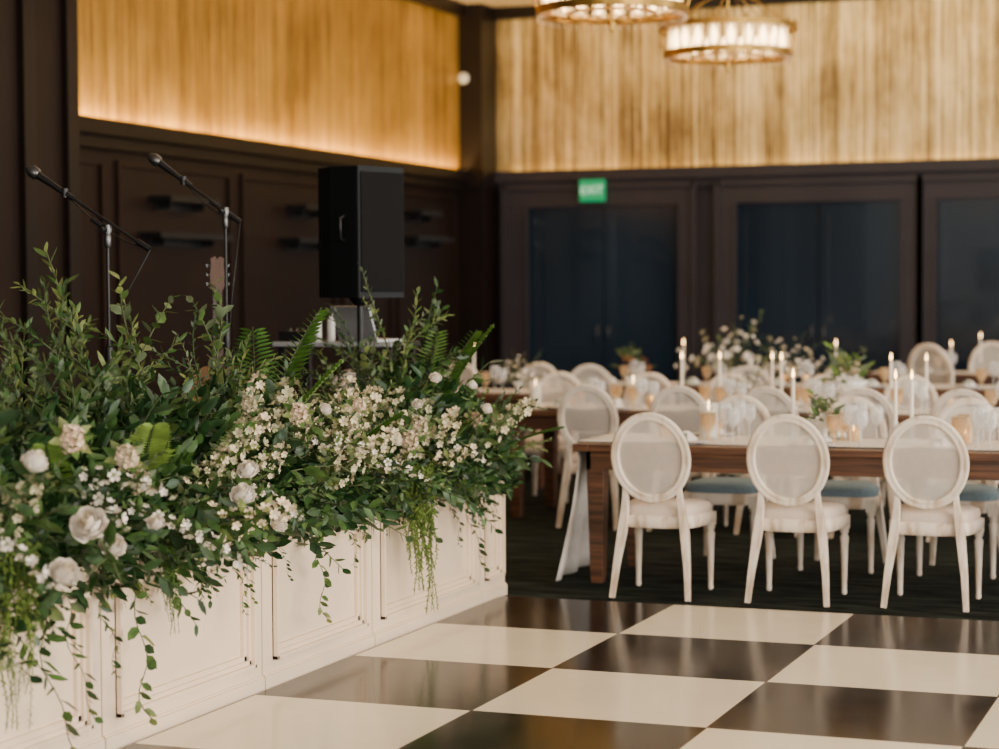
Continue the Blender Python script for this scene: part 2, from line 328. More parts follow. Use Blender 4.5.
# ---------------------------------------------------------------- foliage
def curve(L,bend,n=10,wig=.0):
    return [V((bend*L*(i/n)**2,wig*math.sin(i*1.3)*L,L*(i/n)*(1-.18*abs(bend)*(i/n)))) for i in range(n+1)]
def at(pts,t):
    k=t*(len(pts)-1);i=min(int(k),len(pts)-2);f=k-i;return pts[i].lerp(pts[i+1],f),(pts[i+1]-pts[i]).normalized()
def branch(L,bend,nl,ll,lw,mats,ang=55,t0=.12,sub=0,opp=False,tipscale=.5,wig=.015):
    b=MB();pts=curve(L,bend,10,wig);b.tube(pts,[.004*(1-.75*i/10)+.0008 for i in range(11)],M['stem'],5)
    def strip(pts,nl,t0,ll,lw):
        az=R()*6
        for i in range(nl):
            t=t0+(1-t0)*i/(nl-1);p,d=at(pts,min(t,.999));az+=2.4 if not opp else (math.pi if i%2 else 1.57)
            a=d.orthogonal().normalized();c=d.cross(a);rad=a*math.cos(az)+c*math.sin(az)
            g=math.radians(ang*(1-.5*t)+U(-12,12));dr=d*math.cos(g)+rad*math.sin(g)+V((0,0,-.12))
            k=(1-(1-tipscale)*t)*U(.75,1.15)
            b.leaf(p,dr,ll*k,lw*k,random.choice(mats),up=d+V((U(-.3,.3),U(-.3,.3),U(-.3,.3))),curl=U(.05,.25))
    strip(pts,nl,t0,ll,lw)
    for s in range(sub):
        t=.2+.65*s/max(sub,1);p,d=at(pts,t);az=s*2.4+R();a=d.orthogonal().normalized();c=d.cross(a);rad=a*math.cos(az)+c*math.sin(az)
        sd=(d*.75+rad*.7).normalized();l2=L*.38*(1-.4*t);q=[p+sd*l2*j/5+V((0,0,-.12*l2*(j/5)**2)) for j in range(6)]
        b.tube(q,[.002*(1-.7*j/5)+.0006 for j in range(6)],M['stem'],4);strip(q,max(6,nl//3),.15,ll*.85,lw*.85)
    return b
def fern(L,bend):
    b=MB();pts=curve(L,bend,12);b.tube(pts,[.003*(1-.8*i/12)+.0006 for i in range(13)],M['stem'],5);n=38
    for i in range(n):
        t=.10+.89*i/n;p,d=at(pts,t);side=V((0,1,0));w=.078*math.sin(math.pi*(.10+.87*(1-t)))+.010
        for s in (-1,1):
            dr=(side*s+d*.6+V((0,0,-.08))).normalized()
            b.leaf(p,dr,w*U(.9,1.1),.016,G[4],up=d,curl=.1)
    return b
def cluster(L,mp,n,r,spread,gm,tz=.45,bend=.2):
    b=MB();pts=curve(L,bend,8,.01);b.tube(pts,.0022,M['stem'],5)
    for i in range(n):
        t=tz+(1-tz)*(i/n)**.9;p,d=at(pts,min(.999,t));az=i*2.4;a=d.orthogonal().normalized();c=d.cross(a);rad=a*math.cos(az)+c*math.sin(az)
        ln=spread*(1.15-.75*(t-tz)/(1-tz))*U(.6,1.1);q=p+rad*ln+d*ln*.5
        b.tube([p,q],.0008,M['stem'],3);b.blossom(q,rad+d*.6+V((U(-.4,.4),U(-.4,.4),U(-.4,.4))),r*U(.7,1.15),mp)
        if i%3==0:b.blossom(q+rad*.006,rad,r*.5,M['greenbud'],4)
    for i in range(16):
        p,d=at(pts,.1+.8*i/16);az=i*2.4;b.leaf(p,V((math.cos(az),math.sin(az),.5)),.07,.026,gm)
    return b
def head(r,mp,n):
    b=MB()
    for i in range(n):
        z=1-1.3*i/n;q=math.sqrt(max(0,1-z*z));a=i*2.4;d=V((q*math.cos(a),q*math.sin(a)*.8,z*.65));b.blossom(d*r*U(.65,1.25),d+V((U(-.5,.5),U(-.5,.5),U(-.5,.5))),r*.30,mp if i%4 else M['petalc'],5)
    b.lathe([(r*.3,-r*.4),(r*.6,0),(r*.5,r*.25),(r*.1,r*.4)],M['greenbud'],seg=8)
    for i in range(9):
        a=i*.7;b.leaf((0,0,-r*.2),V((math.cos(a),math.sin(a),.25)),.09,.04,G[1+i%2])
    return b
def rose(r):
    # globe of overlapping cupped petals, each layer standing clear of the next
    b=MB()
    for k,(n,R0,top,op) in enumerate([(3,.24,1.00,0.0),(3,.40,1.00,.10),(4,.56,.95,.28),(5,.74,.84,.50),(5,.90,.66,.78),(6,1.02,.42,1.05)]):
        for i in range(n):
            a0=2*math.pi*i/n+k*.9+U(-.15,.15);w=math.pi/n*1.45;N_=7;vs=[];fs=[];tt=top*U(.92,1.06);o2=op*U(.8,1.25)
            for iv in range(N_):
                v=iv/(N_-1)
                for iu in range(N_):
                    u=-1+2*iu/(N_-1);edge=(1-.30*abs(u)**2.2*v)
                    a=a0+u*w*(.55+.45*math.sin(math.pi*(.15+.7*v)))
                    q=r*R0*(math.sin(min(1.75,v*1.9))**.8 if v>0 else 0)*(1-.06*abs(u))+r*o2*.22*max(0,v-.72)*4*.28
                    z=r*(-.75+ (tt+.75)*v*edge)-r*o2*.16*max(0,v-.75)*4
                    vs.append((q*math.cos(a)*(1+.05*u),q*math.sin(a)*(1+.05*u),z))
            for iv in range(N_-1):
                for iu in range(N_-1):p=iv*N_+iu;fs.append((p,p+1,p+N_+1,p+N_))
            b.add(vs,fs,M['petali'] if k<2 else M['petal'],True)
    b.lathe([(.004,-r*.95),(r*.3,-r*.8),(r*.35,-r*.65),(r*.2,-r*.5)],M['stem'],seg=8)
    return b
PROTO={}
def proto(key,b,name,label,cat,group):
    o=b.obj(name);tag(o,label,cat,group);PROTO.setdefault(key,[]).append(o);return o
gA='foliage branches in the planters'
for i in range(3): proto('euc',branch(.62,U(.15,.4),26,.092,.042,[G[0],G[1]],sub=3,opp=True),'leafy_branch','arching dark green ruscus branch growing from the planter','foliage',gA)
for i in range(3): proto('olive',branch(.72,U(.05,.3),46,.058,.019,[G[2],G[1]],ang=42,sub=6,tipscale=.7,t0=.15),'olive_branch','upright branch with small olive green leaves in the planter','foliage','olive branches in the planters')
for i in range(3): proto('grey',branch(.66,U(.05,.35),34,.058,.042,[G[3],G[2],G[1]],ang=60,sub=4,opp=True,tipscale=.6),'eucalyptus_branch','grey-green eucalyptus branch standing in the planter','foliage','eucalyptus branches in the planters')
for i in range(2): proto('wisp',branch(.8,U(.15,.4),44,.042,.019,[G[2],G[3]],ang=48,sub=5,tipscale=.6,t0=.25),'wispy_sprig','tall wispy sprig with tiny light green leaves','foliage','wispy sprigs in the planters')
for i in range(3): proto('salal',branch(.45,U(.3,.6),15,.130,.070,[G[0],G[1],G[1]],ang=65),'broadleaf_branch','glossy dark broadleaf branch in the planter','foliage','broadleaf branches in the planters')
for i in range(2): proto('fern',fern(.6,U(.25,.5)),'fern_frond','bright green fern frond rising from the planter','fern','fern fronds in the planters')
for i in range(3): proto('clus',cluster(.5,M['petalc'],26,.017,.05,G[2]),'blossom_spray','spray of small creamy white blossoms in the planter','flower','creamy blossom sprays in the planters')
for i in range(2): proto('clusw',cluster(.46,M['petal'],16,.020,.024,G[1],.45,1.0),'stock_flower','drooping white stock flower spray in the planter','flower','white flower sprays in the planters')
proto('head',head(.05,M['dusty'],40),'hydrangea_head','dusty cream hydrangea bloom among the greenery','flower','cream blooms in the planters')
def vine(L,n):
    b=MB();pts=[V((.02*math.sin(i*.9)+.008*i,.05*math.sin(i*.5+n)*i/14,-L*i/14)) for i in range(15)];b.tube(pts,.0018,M['stem'],4)
    for i in range(n):
        t=(i+.5)/n;p,d=at(pts,t);az=i*2.4+R();b.leaf(p,V((abs(math.cos(az))*.9,math.sin(az),-.5)),.08*U(.6,1.2)*(1-.35*t),.04*(1-.3*t),random.choice(G[:3]),curl=.15)
    return b
for i in range(3): proto('vine',vine(.5,14+4*i),'trailing_vine','thin trailing vine hanging over the planter front','vine','trailing vines over the planters')
def amaranth(n,L):
    b=MB()
    for k in range(n):
        l=L*U(.4,1);x,y=U(-.015,.045),U(-.085,.085);p=[];m=14;ph=k*1.7
        for i in range(m+1):
            t=i/m;p.append(V((x+.012*math.sin(t*7+k)+.02*math.sin(t*1.5),y*(1-.35*t)+.016*math.sin(t*5+ph),.05*math.sin(min(1,t*4)*math.pi)*(1-t)-l*t)))
        b.tube(p,.0014,M['amar'],4)
        for i in range(52):
            t=.06+.93*i/52;q,d=at(p,t);a=i*2.4;w=.026*(1-.72*t)*U(.6,1.2)+.004
            b.leaf(q,V((math.cos(a),math.sin(a),-1.1)),w,w*.32,M['amar'],curl=.1)
    return b
proto('amar',amaranth(22,.52),'hanging_amaranthus','feathery chartreuse amaranthus draped over the planter front','flower','hanging amaranthus on the planters')
rp=empty('white_rose','open white garden rose among the greenery','rose',(0,0,0),0,'white roses in the planters');rose(.048).obj('bloom',rp)
bs=MB();bs.tube([(0,0,-.03),(.01,0,-.15),(0,0,-.3)],.003,M['stem'],5)
for i in range(5):bs.leaf((.005,0,-.05-.03*i),V((math.cos(i*2.4),math.sin(i*2.4),.1)),.09,.045,G[1])
bs.obj('stem',rp)
USED=set()
def orient(pos,phi,psi,scale,tw=0):
    d=V((math.sin(phi)*math.cos(psi),math.sin(phi)*math.sin(psi),math.cos(phi)));o=V((math.cos(phi)*math.cos(psi),math.cos(phi)*math.sin(psi),-math.sin(phi)));y=d.cross(o)
    m=Matrix((( o.x,y.x,d.x,0),(o.y,y.y,d.y,0),(o.z,y.z,d.z,0),(0,0,0,1)))
    return Matrix.Translation(pos)@m@Matrix.Rotation(tw,4,'Z')@Matrix.Scale(scale,4)
def plant(key,pos,phi,psi,scale,tw=0,idx=None):
    P=PROTO[key];p=P[idx if idx is not None else random.randrange(len(P))];mm=orient(pos,phi,psi,scale,tw)
    if p.name not in USED:
        USED.add(p.name);p.matrix_world=mm;return p
    return dup(p,mtx=mm)
def envz(y): return float(np.interp(y,[4.4,5.0,5.5,5.8,6.2,6.6,6.9,7.1,7.3,7.45,7.6,7.8,8.1,8.4,8.7,9.0,9.3,9.55,9.8,10.2],[1.28,1.3,1.32,1.42,1.48,1.56,1.62,1.42,1.34,1.54,1.54,1.30,1.20,1.18,1.22,1.40,1.60,1.46,1.20,.95]))
rad=math.radians
LEN={'euc':.62,'olive':.72,'grey':.66,'salal':.45,'fern':.6,'clus':.5,'clusw':.46,'wisp':.8}
for i in range(150):
    y=4.7+5.2*(i+R())/150;key=random.choices(['olive','euc','grey','fern','salal'],[3.5,3.2,4.4,.5,1.4])[0]
    h=(envz(y)-.62)*U(.60,1.0);sc_=h/LEN[key]
    if key in('fern','salal'): sc_=min(sc_,1.5)
    plant(key,(U(-4.25,-3.98),y,.60),rad(U(-4,20)),rad(random.choice([0,180,U(-90,90),U(60,300)])+U(-40,40)),sc_)
for i in range(34):
    y=4.8+5.0*(i+R())/34;key=random.choice(['wisp','wisp','grey','olive'])
    k2=U(1.06,1.30) if not 7.9<y<8.8 else U(.95,1.08)
    plant(key,(U(-4.25,-4.0),y,.60),rad(U(0,14)),rad(U(0,360)),(envz(y)-.62)*k2/LEN[key])
for (y,ph,ps,s,ix) in [(7.5,6,60,1.66,0),(7.62,10,120,1.55,1),(7.42,16,20,1.4,1),(7.05,24,-30,1.1,0),(8.0,30,40,1.1,0),(6.1,28,-60,1.15,1),(9.2,12,60,1.5,0),(5.4,35,-70,1.1,1),(6.6,30,-50,1.3,0),(9.35,8,20,1.5,1)]:
    plant('fern',(-4.0,y,.62),rad(ph),rad(ps),s,0,ix)
for i in range(185):
    y=4.7+5.15*(i+R())/185;key=random.choices(['euc','salal','grey','olive','fern'],[3.6,5,2.8,2,.7])[0]
    phi=rad(U(22,104));sc_=U(.62,1.08)*(1.05 if phi<1.2 else .74)*.48/LEN[key]*1.15
    plant(key,(U(-4.05,-3.86),y,.64),phi,rad(U(-55,55)),sc_)
for i in range(15):
    plant(random.choice(['euc','olive','grey','wisp']),(U(-4.2,-3.9),U(9.65,9.85),.64),rad(U(20,70)),rad(U(20,110)),U(.6,.85))
for (yc,n) in [(6.8,3),(7.15,4),(7.6,6),(7.95,5),(8.3,4),(8.8,4),(9.3,3)]:
    for j in range(n):
        plant('clus',(U(-4.0,-3.88),yc+U(-.12,.12),.62),rad(U(4,50)),rad(U(-50,50)),U(.8,1.45))
for i in range(6):
    plant('clus',(U(-4.0,-3.85),U(4.8,6.5),.62),rad(U(10,60)),rad(U(-50,50)),U(.75,1.3))
for (y,z,ph) in [(5.95,.85,40),(6.05,.80,45),(6.3,.74,50),(5.75,.9,35),(8.0,.8,40),(6.9,.8,45),(7.5,.9,35),(8.9,.8,40),(5.3,.8,45)]:
    plant('clusw',(-3.84,y,z),rad(ph),rad(U(-40,10)),U(.75,1.0))
for (x,y,z) in [(-3.62,5.62,1.13),(-3.58,5.97,.96),(-3.66,5.15,1.22),(-3.56,5.85,1.05),(-3.60,7.2,1.12),(-3.60,9.1,.98),(-3.58,6.75,1.18),(-3.56,8.3,1.0),(-3.58,7.65,1.05),(-3.58,7.72,1.12),(-3.57,8.22,.94)]:
    plant('head',(x,y,z),rad(U(30,60)),rad(-35),U(.65,1.05))
roses=[(-3.52,5.26,1.08,.85),(-3.47,5.48,.87,1.2),(-3.50,5.66,.78,.9),(-3.50,5.38,.73,1.0),(-3.50,6.59,.945,.82),(-3.49,6.53,.86,.95),(-3.52,6.86,.72,.75),(-3.52,7.96,.96,.65),(-3.56,8.5,1.2,.6),(-3.52,9.03,1.03,.6),(-3.48,5.9,.83,.6),(-3.58,7.4,1.12,.55),(-3.54,8.9,1.15,.5),(-3.52,8.2,1.1,.5)]
for i,(x,y,z,s) in enumerate(roses):
    mm=orient((x,y,z),rad(U(15,55)),rad(U(-80,10)),s,U(0,6))
    if i==0: rp.matrix_world=mm
    else: dup(rp,mtx=mm)
for (y,z,s) in [(5.36,.80,1.1),(8.62,.78,1.3),(6.35,.68,.6),(8.5,.76,1.05)]:
    p=PROTO['amar'][0];mm=Matrix.Translation((-3.71,y,z))@Matrix.Rotation(.4*math.sin(y*9),4,'Z')@Matrix.Scale(s,4)
    if p.name not in USED:USED.add(p.name);p.matrix_world=mm
    else:dup(p,mtx=mm)
for i,(y,z,s) in enumerate([(5.75,.62,.9),(6.15,.66,1.1),(6.9,.66,.6),(6.98,.64,.5),(7.6,.66,.85),(7.95,.66,.5),(9.3,.66,.9),(9.45,.66,.5),(5.95,.64,.7),(7.3,.66,.45),(6.45,.66,.4),(9.1,.66,.6),(5.6,.64,1.15)]):
    p=PROTO['vine'][i%3];mm=Matrix.Translation((-3.75,y,z))@Matrix.Rotation(U(-.4,.4),4,'Z')@Matrix.Scale(s,4)
    if p.name not in USED:USED.add(p.name);p.matrix_world=mm
    else:dup(p,mtx=mm)
b=MB()
for i in range(9000):
    y=4.6+5.35*R();a=rad(U(-12,180));q=U(.4,1.0);hz=(envz(y)-.62)*.60
    x=-4.03+.35*q*math.cos(a);z=.66+hz*q*math.sin(a)
    if z<.62 and x<-3.8: continue
    d=V((math.cos(a)+U(-.6,.6),U(-.8,.8),math.sin(a)*.8+U(-.7,.5)))
    b.leaf((x,y,z),d,U(.05,.105),U(.026,.05),random.choice([G[0],G[0],G[0],G[1]]),curl=U(.05,.3))
o=b.obj('filler_greenery');tag(o,'dense dark green leafy filler packed into the planter boxes','foliage');o['kind']='stuff'
# ---------------------------------------------------------------- stage equipment
SZ=.62
def micstand(X,Y,zp,mic,tail,label,base=.28):
    e=empty('microphone_stand',label,'microphone stand',(X,Y,SZ),0,'microphone stands on the stage')
    h=zp-SZ
    b=MB();b.tube([(0,0,.02),(0,0,h*.55)],.0105,M['blk'],8);b.tube([(0,0,h*.55),(0,0,h)],.0075,M['blk'],8);b.lathe([(.014,h*.5),(.018,h*.53),(.018,h*.58),(.012,h*.6)],M['blk'],seg=10);b.lathe([(.010,h-.08),(.016,h-.065),(.016,h-.03),(.01,h-.01)],M['grey'],seg=10);b.obj('pole',e)
    b=MB()
    for k in range(3):
        a=k*2.094+.5;b.tube([(0,0,.14),(base*math.cos(a),base*math.sin(a),.01)],.009,M['blk'],6)
    b.obj('tripod_base',e)
    t=V(tail)-V((X,Y,SZ));m=V(mic)-V((X,Y,SZ));dr=(m-t).normalized();pv=V((0,0,h))
    b=MB();b.tube([t,m-dr*.16],.0068,M['blk'],8);b.tube([t,t+dr*.07],.014,M['blk'],8);b.lathe([(.017,-.022),(.020,0),(.017,.022)],M['grey'],c=(0,0,h),seg=10);b.tube([pv+V((0,-.02,0)),pv+V((0,-.055,0))],.012,M['blk'],8);b.tube([pv+dr*.03,pv+dr*.09],.011,M['blk'],8);b.obj('boom_arm',e)
    b=MB();q=m-dr*.19;b.tube([q-dr*.05,q,q+dr*.04,q+dr*.15],[.012,.014,.013,.018],M['blk'],10);b.tube([q+dr*.15,q+dr*.16,q+dr*.19,q+dr*.215],[.02,.028,.028,.014],M['grey'],12);b.tube([q+V((0,0,-.02)),q+V((0,0,.02))],.016,M['blk'],8);b.obj('microphone',e)
    cab=MB();pp=[t.lerp(q,k/10)+V((0,0,-.04*math.sin(k/10*math.pi))) for k in range(11)][::-1]+[V((.02,.02,h*.7)),V((-.02,.02,h*.4)),V((.02,.02,.02))];cab.tube(pp,.003,M['blk'],5);cab.obj('cable',e)
micstand(-4.80,7.76,1.87,(-5.16,7.72,2.135),(-4.60,7.78,1.78),'black boom microphone stand behind the flowers')
micstand(-4.75,8.74,1.98,(-5.12,8.70,2.245),(-4.68,8.76,1.93),'black boom microphone stand beside the acoustic guitar')
e=empty('acoustic_guitar','acoustic guitar with dark headstock upright on a stand','guitar',(-4.91,8.96,.75),rad(22))
pr=[(.0,.0),(.10,.005),(.17,.04),(.195,.11),(.185,.17),(.14,.235),(.125,.27),(.135,.32),(.148,.37),(.135,.43),(.08,.475),(0,.485)]
ring=pr+[(-x,z) for x,z in pr[-2:0:-1]]
b=MB();b.loft([[(x,-.05,z) for x,z in ring],[(x,.05,z) for x,z in ring]],M['guitar'],False);b.box(-.08,.08,-.058,-.05,.12,.135,M['rose_wood'])
T=Matrix.Translation((0,-.051,.31))@Matrix.Rotation(math.pi/2,4,'X');b.lathe([(.05,0),(.05,.002)],M['blk'],T=T,seg=20);b.obj('body',e)
b=MB();b.loft([[(x*w,y,z) for x,y in ((-1,-.066),(1,-.066),(1,-.052),(.5,-.042),(-.5,-.042),(-1,-.052))] for z,w in ((.44,.027),(.85,.022))],M['rose_wood'],False)
for k in range(14):z=.45+.39*(1-.93**k)/(1-.93**14);b.box(-.022,.022,-.0685,-.066,z,z+.004,M['grey'])
b.obj('neck',e)
b=MB();b.loft([[(x,y,z) for x,z in [(-.022,.85),(.022,.85),(.034,.875),(.036,.93),(.030,.98),(.033,1.01),(.012,1.02),(0,1.005),(-.012,1.02),(-.033,1.01),(-.030,.98),(-.036,.93),(-.034,.875)]] for y in (-.06,-.044)],M['head_wood'],False)
for s in (-1,1):
    for k in range(3):b.tube([(s*.03,-.05,.885+.045*k),(s*.052,-.05,.885+.045*k)],.003,M['grey'],6);b.tube([(s*.052,-.05,.878+.045*k),(s*.054,-.05,.892+.045*k)],.006,M['grey'],6)
b.obj('headstock',e)
b=MB()
for k in range(6):x=-.0175+.007*k;b.tube([(x,-.0705,.13),(x,-.0705,.88)],.0008,M['grey'],3)
b.obj('strings',e)
e=empty('guitar_stand','black metal guitar stand on the stage','guitar stand',(-4.91,8.96,SZ),rad(22))
b=MB();b.tube([(-.15,-.12,.12),(-.15,.12,.09),(0,.14,.17),(.15,.12,.09),(.15,-.12,.12)],.009,M['blk'],6);b.tube([(0,.14,.16),(0,.14,.75),(0,.09,.78)],.01,M['blk'],6)
for x,y in ((-.2,-.15),(.2,-.15),(0,.3)):b.tube([(0,.14,.3),(x,y,.01)],.009,M['blk'],6)
b.obj('stand_frame',e)
e=empty('loudspeaker','large black loudspeaker cabinet raised on a pole','loudspeaker',(-4.59,9.93,1.56),rad(0))
W=.175
e.rotation_euler=(0,0,rad(-20)+math.pi/2)
prof=[(-W,-.165),(W,-.165),(W,.05),(W*.72,.19),(-W*.72,.19),(-W,.05)]
b=MB();b.loft([[(x,y,z) for x,y in prof] for z in (0,.69)],M['plastic'],False);b.obj('cabinet',e,.012)
b=MB();b.box(-W+.015,W-.015,-.172,-.165,.03,.66,M['grille']);b.obj('front_grille',e,.003)
for s in (-1,1):
    b=MB();b.tube([(s*(W),-.06,.30),(s*(W+.03),-.06,.31),(s*(W+.03),-.06,.42),(s*W,-.06,.43)],.010,M['blk'],6);b.obj('handle',e)
s=empty('speaker_pole','black tripod pole carrying the loudspeaker','speaker stand',(-4.59,9.93,SZ))
b=MB();b.tube([(0,0,.1),(0,0,1.56-SZ)],.018,M['blk'],10);b.lathe([(.03,.895),(.06,.935),(.06,.94)],M['blk'],seg=12);b.obj('pole',s)
b=MB()
for k in range(3):a=k*2.094+1.57;b.tube([(0,0,.55),(.3*math.cos(a),.3*math.sin(a),.012)],.011,M['blk'],6);b.tube([(0,0,.15),(.2*math.cos(a),.2*math.sin(a),.2)],.006,M['blk'],6)
b.obj('tripod_legs',s)
e=empty('equipment_table','narrow dark equipment table with a pale edged top','table',(-4.96,10.55,SZ))
b=MB();b.box(-.37,.37,-.2,.2,.66,.69,M['blk']);b.box(-.37,.37,-.21,-.2,.665,.692,M['screen']);b.obj('tabletop',e,.004)
for x in (-.33,.33):
    for y in (-.16,.16):
        b=MB();b.box(x-.018,x+.018,y-.018,y+.018,0,.66,M['blk']);b.obj('leg',e)
zt=SZ+.69
e=empty('laptop','silver laptop standing open on the equipment table','laptop',(-4.80,10.53,zt+.0),rad(160))
b=MB();b.box(-.15,.15,-.10,.10,0,.016,M['screen']);b.obj('keyboard_base',e,.004)
b=MB();T=Matrix.Translation((0,.10,.014))@Matrix.Rotation(rad(-20),4,'X');b.box(-.15,.15,0,.008,0,.20,M['screen'],T);b.obj('screen_lid',e)
for k,(x,y) in enumerate(((-5.13,10.52),(-5.065,10.56))):
    b=MB();b.lathe([(.020,0),(.021,.01),(.021,.12),(.012,.14),(.012,.155),(.001,.156)],M['white'],seg=14);o=b.obj('drink_bottle');o.location=(x,y,zt);tag(o,'slim white drink bottle on the equipment table','bottle','white bottles on the equipment table')
b=MB();b.box(-.09,.09,-.09,.09,0,.06,M['blk']);
for k in range(4):b.lathe([(.009,.06),(.008,.075),(.001,.076)],M['grey'],c=(-.06+.04*k,0,0),seg=8)
o=b.obj('audio_mixer');o.location=(-5.235,10.5,zt);tag(o,'small black audio mixer on the equipment table','mixer')
# ---------------------------------------------------------------- chair
def seatring(a,bb,z,n=28,k=1.0):
    r=[]
    for i in range(n):
        t=2*math.pi*i/n;c,s_=math.cos(t),math.sin(t);x=a*math.copysign(abs(c)**.55,c);y=bb*math.copysign(abs(s_)**.55,s_);r.append((x*(1+.12*y/bb)*k,y*k,z))
    return r
def chair(seatm):
    e=empty('dining_chair','x','chair')
    b=MB();b.loft([seatring(.215,.205,.36),seatring(.224,.214,.372),seatring(.224,.214,.415),seatring(.215,.205,.425)],M['cream'],True);b.obj('seat_frame',e)
    b=MB();b.loft([seatring(.208,.198,.425),seatring(.214,.204,.445),seatring(.208,.198,.470),seatring(.17,.16,.487),seatring(.06,.06,.492)],seatm,True);b.obj('seat_cushion',e)
    lean=lambda z:-.222-(z-.49)*.17
    n=44;A,B,cz=.190,.215,.73;sec=[(-.022,-.008),(-.017,-.017),(-.008,-.013),(.006,-.013),(.015,-.018),(.022,-.010),(.022,.010),(.015,.017),(-.015,.017),(-.022,.010)]
    rings=[]
    for i in range(n):
        t=2*math.pi*i/n;ring=[]
        for dr,dy in sec:
            z=cz+(B+dr)*math.sin(t);ring.append(((A+dr)*math.cos(t),lean(z)+dy,z))
        rings.append(ring)
    b=MB();b.loft(rings,M['cream'],True,False,True);b.obj('backrest_frame',e)
    b=MB();vs=[(0,lean(cz)-.004,cz)];fs=[];K=36
    for k in (.5,1.0):
        for i in range(K):
            t=2*math.pi*i/K;z=cz+(B-.010)*k*math.sin(t);vs.append(((A-.010)*k*math.cos(t),lean(z)-(.004 if k<1 else 0),z))
    for i in range(K):j=(i+1)%K;fs+=[(0,1+i,1+j),(1+i,1+K+i,1+K+j,1+j)]
    b.add(vs,fs,M['cane'],True);b.obj('backrest_panel',e)
    for s in (-1,1):
        b=MB();b.tube([(s*.203,-.285,0),(s*.19,-.25,.16),(s*.168,-.215,.34),(s*.155,-.212,.44),(s*.146,lean(.52),.52),(s*.145,lean(.57)+.002,.575)],[.0135,.0165,.022,.020,.016,.012],M['cream'],square=True);b.obj('leg',e,.004)
        b=MB();c=(s*.20,.175,0)
        b.lathe([(.011,0),(.015,.012),(.013,.03),(.020,.26),(.024,.30),(.016,.315),(.024,.33),(.024,.345)],M['cream'],c=c,seg=12);b.box(c[0]-.025,c[0]+.025,c[1]-.025,c[1]+.025,.345,.415,M['cream']);b.obj('leg',e)
    return e
cA=chair(M['linen']);cB=chair(M['shadelinen'])
usedc=set()
def putchair(p,x,y,rz,label,group,sc_=1):
    if p.name not in usedc: usedc.add(p.name);o=p;o.location=(x,y,0);o.rotation_euler=(0,0,rz)
    else:o=dup(p,(x,y,0),rz)
    if sc_!=1:o.scale=(sc_,)*3
    tag(o,label,'chair',group);return o
lw='whitewashed oval-back dining chair with beige linen seat'
g1='chairs along the near side of the front table'
for x,y in ((-3.02,10.33),(-2.315,10.38),(-1.635,10.44),(-.95,10.48)):
    putchair(cA,x,y,0,lw+' at walnut table',g1)
for x in (-3.0,-2.33,-1.66,-.98): putchair(cB,x,11.55,math.pi,'whitewashed oval-back dining chair with linen seat tinted for bluish shade','chairs along the far side of the front table')
for x in (-4.31,-3.68,-3.08,-2.47,-1.85): putchair(cA,x,13.18,U(-.05,.05),lw,'chairs along the near side of the middle table')
for x in (-5.2,-4.5,-3.85,-3.15,-2.5): putchair(cA,x,14.62,math.pi+U(-.12,.12),lw,'chairs along the far side of the middle table')
# ---------------------------------------------------------------- tables
def table(x0,x1,y0,y1,label):
    cx_,cy_=(x0+x1)/2,(y0+y1)/2;e=empty('dining_table',label,'table',(cx_,cy_,0));a,c=(x1-x0)/2,(y1-y0)/2
    b=MB();n=5
    for k in range(n):
        p0=-c+2*c*k/n;b.box(-a+.09,a-.09,p0+.001,p0+2*c/n-.001,.722,.762,M['walnut'])
    b.box(-a,-a+.09,-c,c,.722,.762,M['walnut']);b.box(a-.09,a,-c,c,.722,.762,M['walnut']);b.obj('tabletop',e,.004)
    b=MB();i=.06;b.box(-a+i,a-i,-c+i,-c+i+.025,.62,.722,M['walnut']);b.box(-a+i,a-i,c-i-.025,c-i,.62,.722,M['walnut']);b.box(-a+i,-a+i+.025,-c+i,c-i,.62,.722,M['walnut']);b.box(a-i-.025,a-i,-c+i,c-i,.62,.722,M['walnut']);b.obj('apron',e)
    for sx in (-1,1):
        for sy in (-1,1):
            b=MB();x,y=sx*(a-.11),sy*(c-.11)
            b.loft([[(x+u*w,y+v*w,z) for u,v in ((-1,-1),(1,-1),(1,1),(-1,1))] for z,w in ((0,.032),(.05,.036),(.55,.048),(.722,.048))],M['walnut'],False);b.obj('leg',e,.004)
    return e
table(-3.58,.3,10.46,11.36,'long walnut farm table with a white runner set for dinner')
table(-5.12,-.9,13.32,14.26,'long walnut farm table set with candles and flowers')
table(-7.35,-5.45,15.3,16.2,'walnut farm table set near the stage')
table(-6.1,-.5,16.9,17.8,'long walnut farm table set for dinner near the doors')
table(-3.75,-.4,19.8,20.7,'walnut farm table close to the dark doors')
for (x,y,r) in [(-6.9,15.05,0),(-6.2,15.05,0),(-6.8,16.5,math.pi),(-6.05,16.5,math.pi)]: putchair(cA,x,y,r,lw,'chairs around the table near the stage')
for x in (-5.5,-4.1,-3.3): putchair(cA,x,16.75,U(-.15,.15),lw,'chairs at the table near the doors')
putchair(cA,-2.72,18.35,-.5,lw+' turned at angle','chairs by the dark doors',1.15);putchair(cA,-2.75,20.95,math.pi,lw,'chairs by the dark doors',1.08);putchair(cA,-1.9,19.6,0,lw,'chairs by the dark doors')
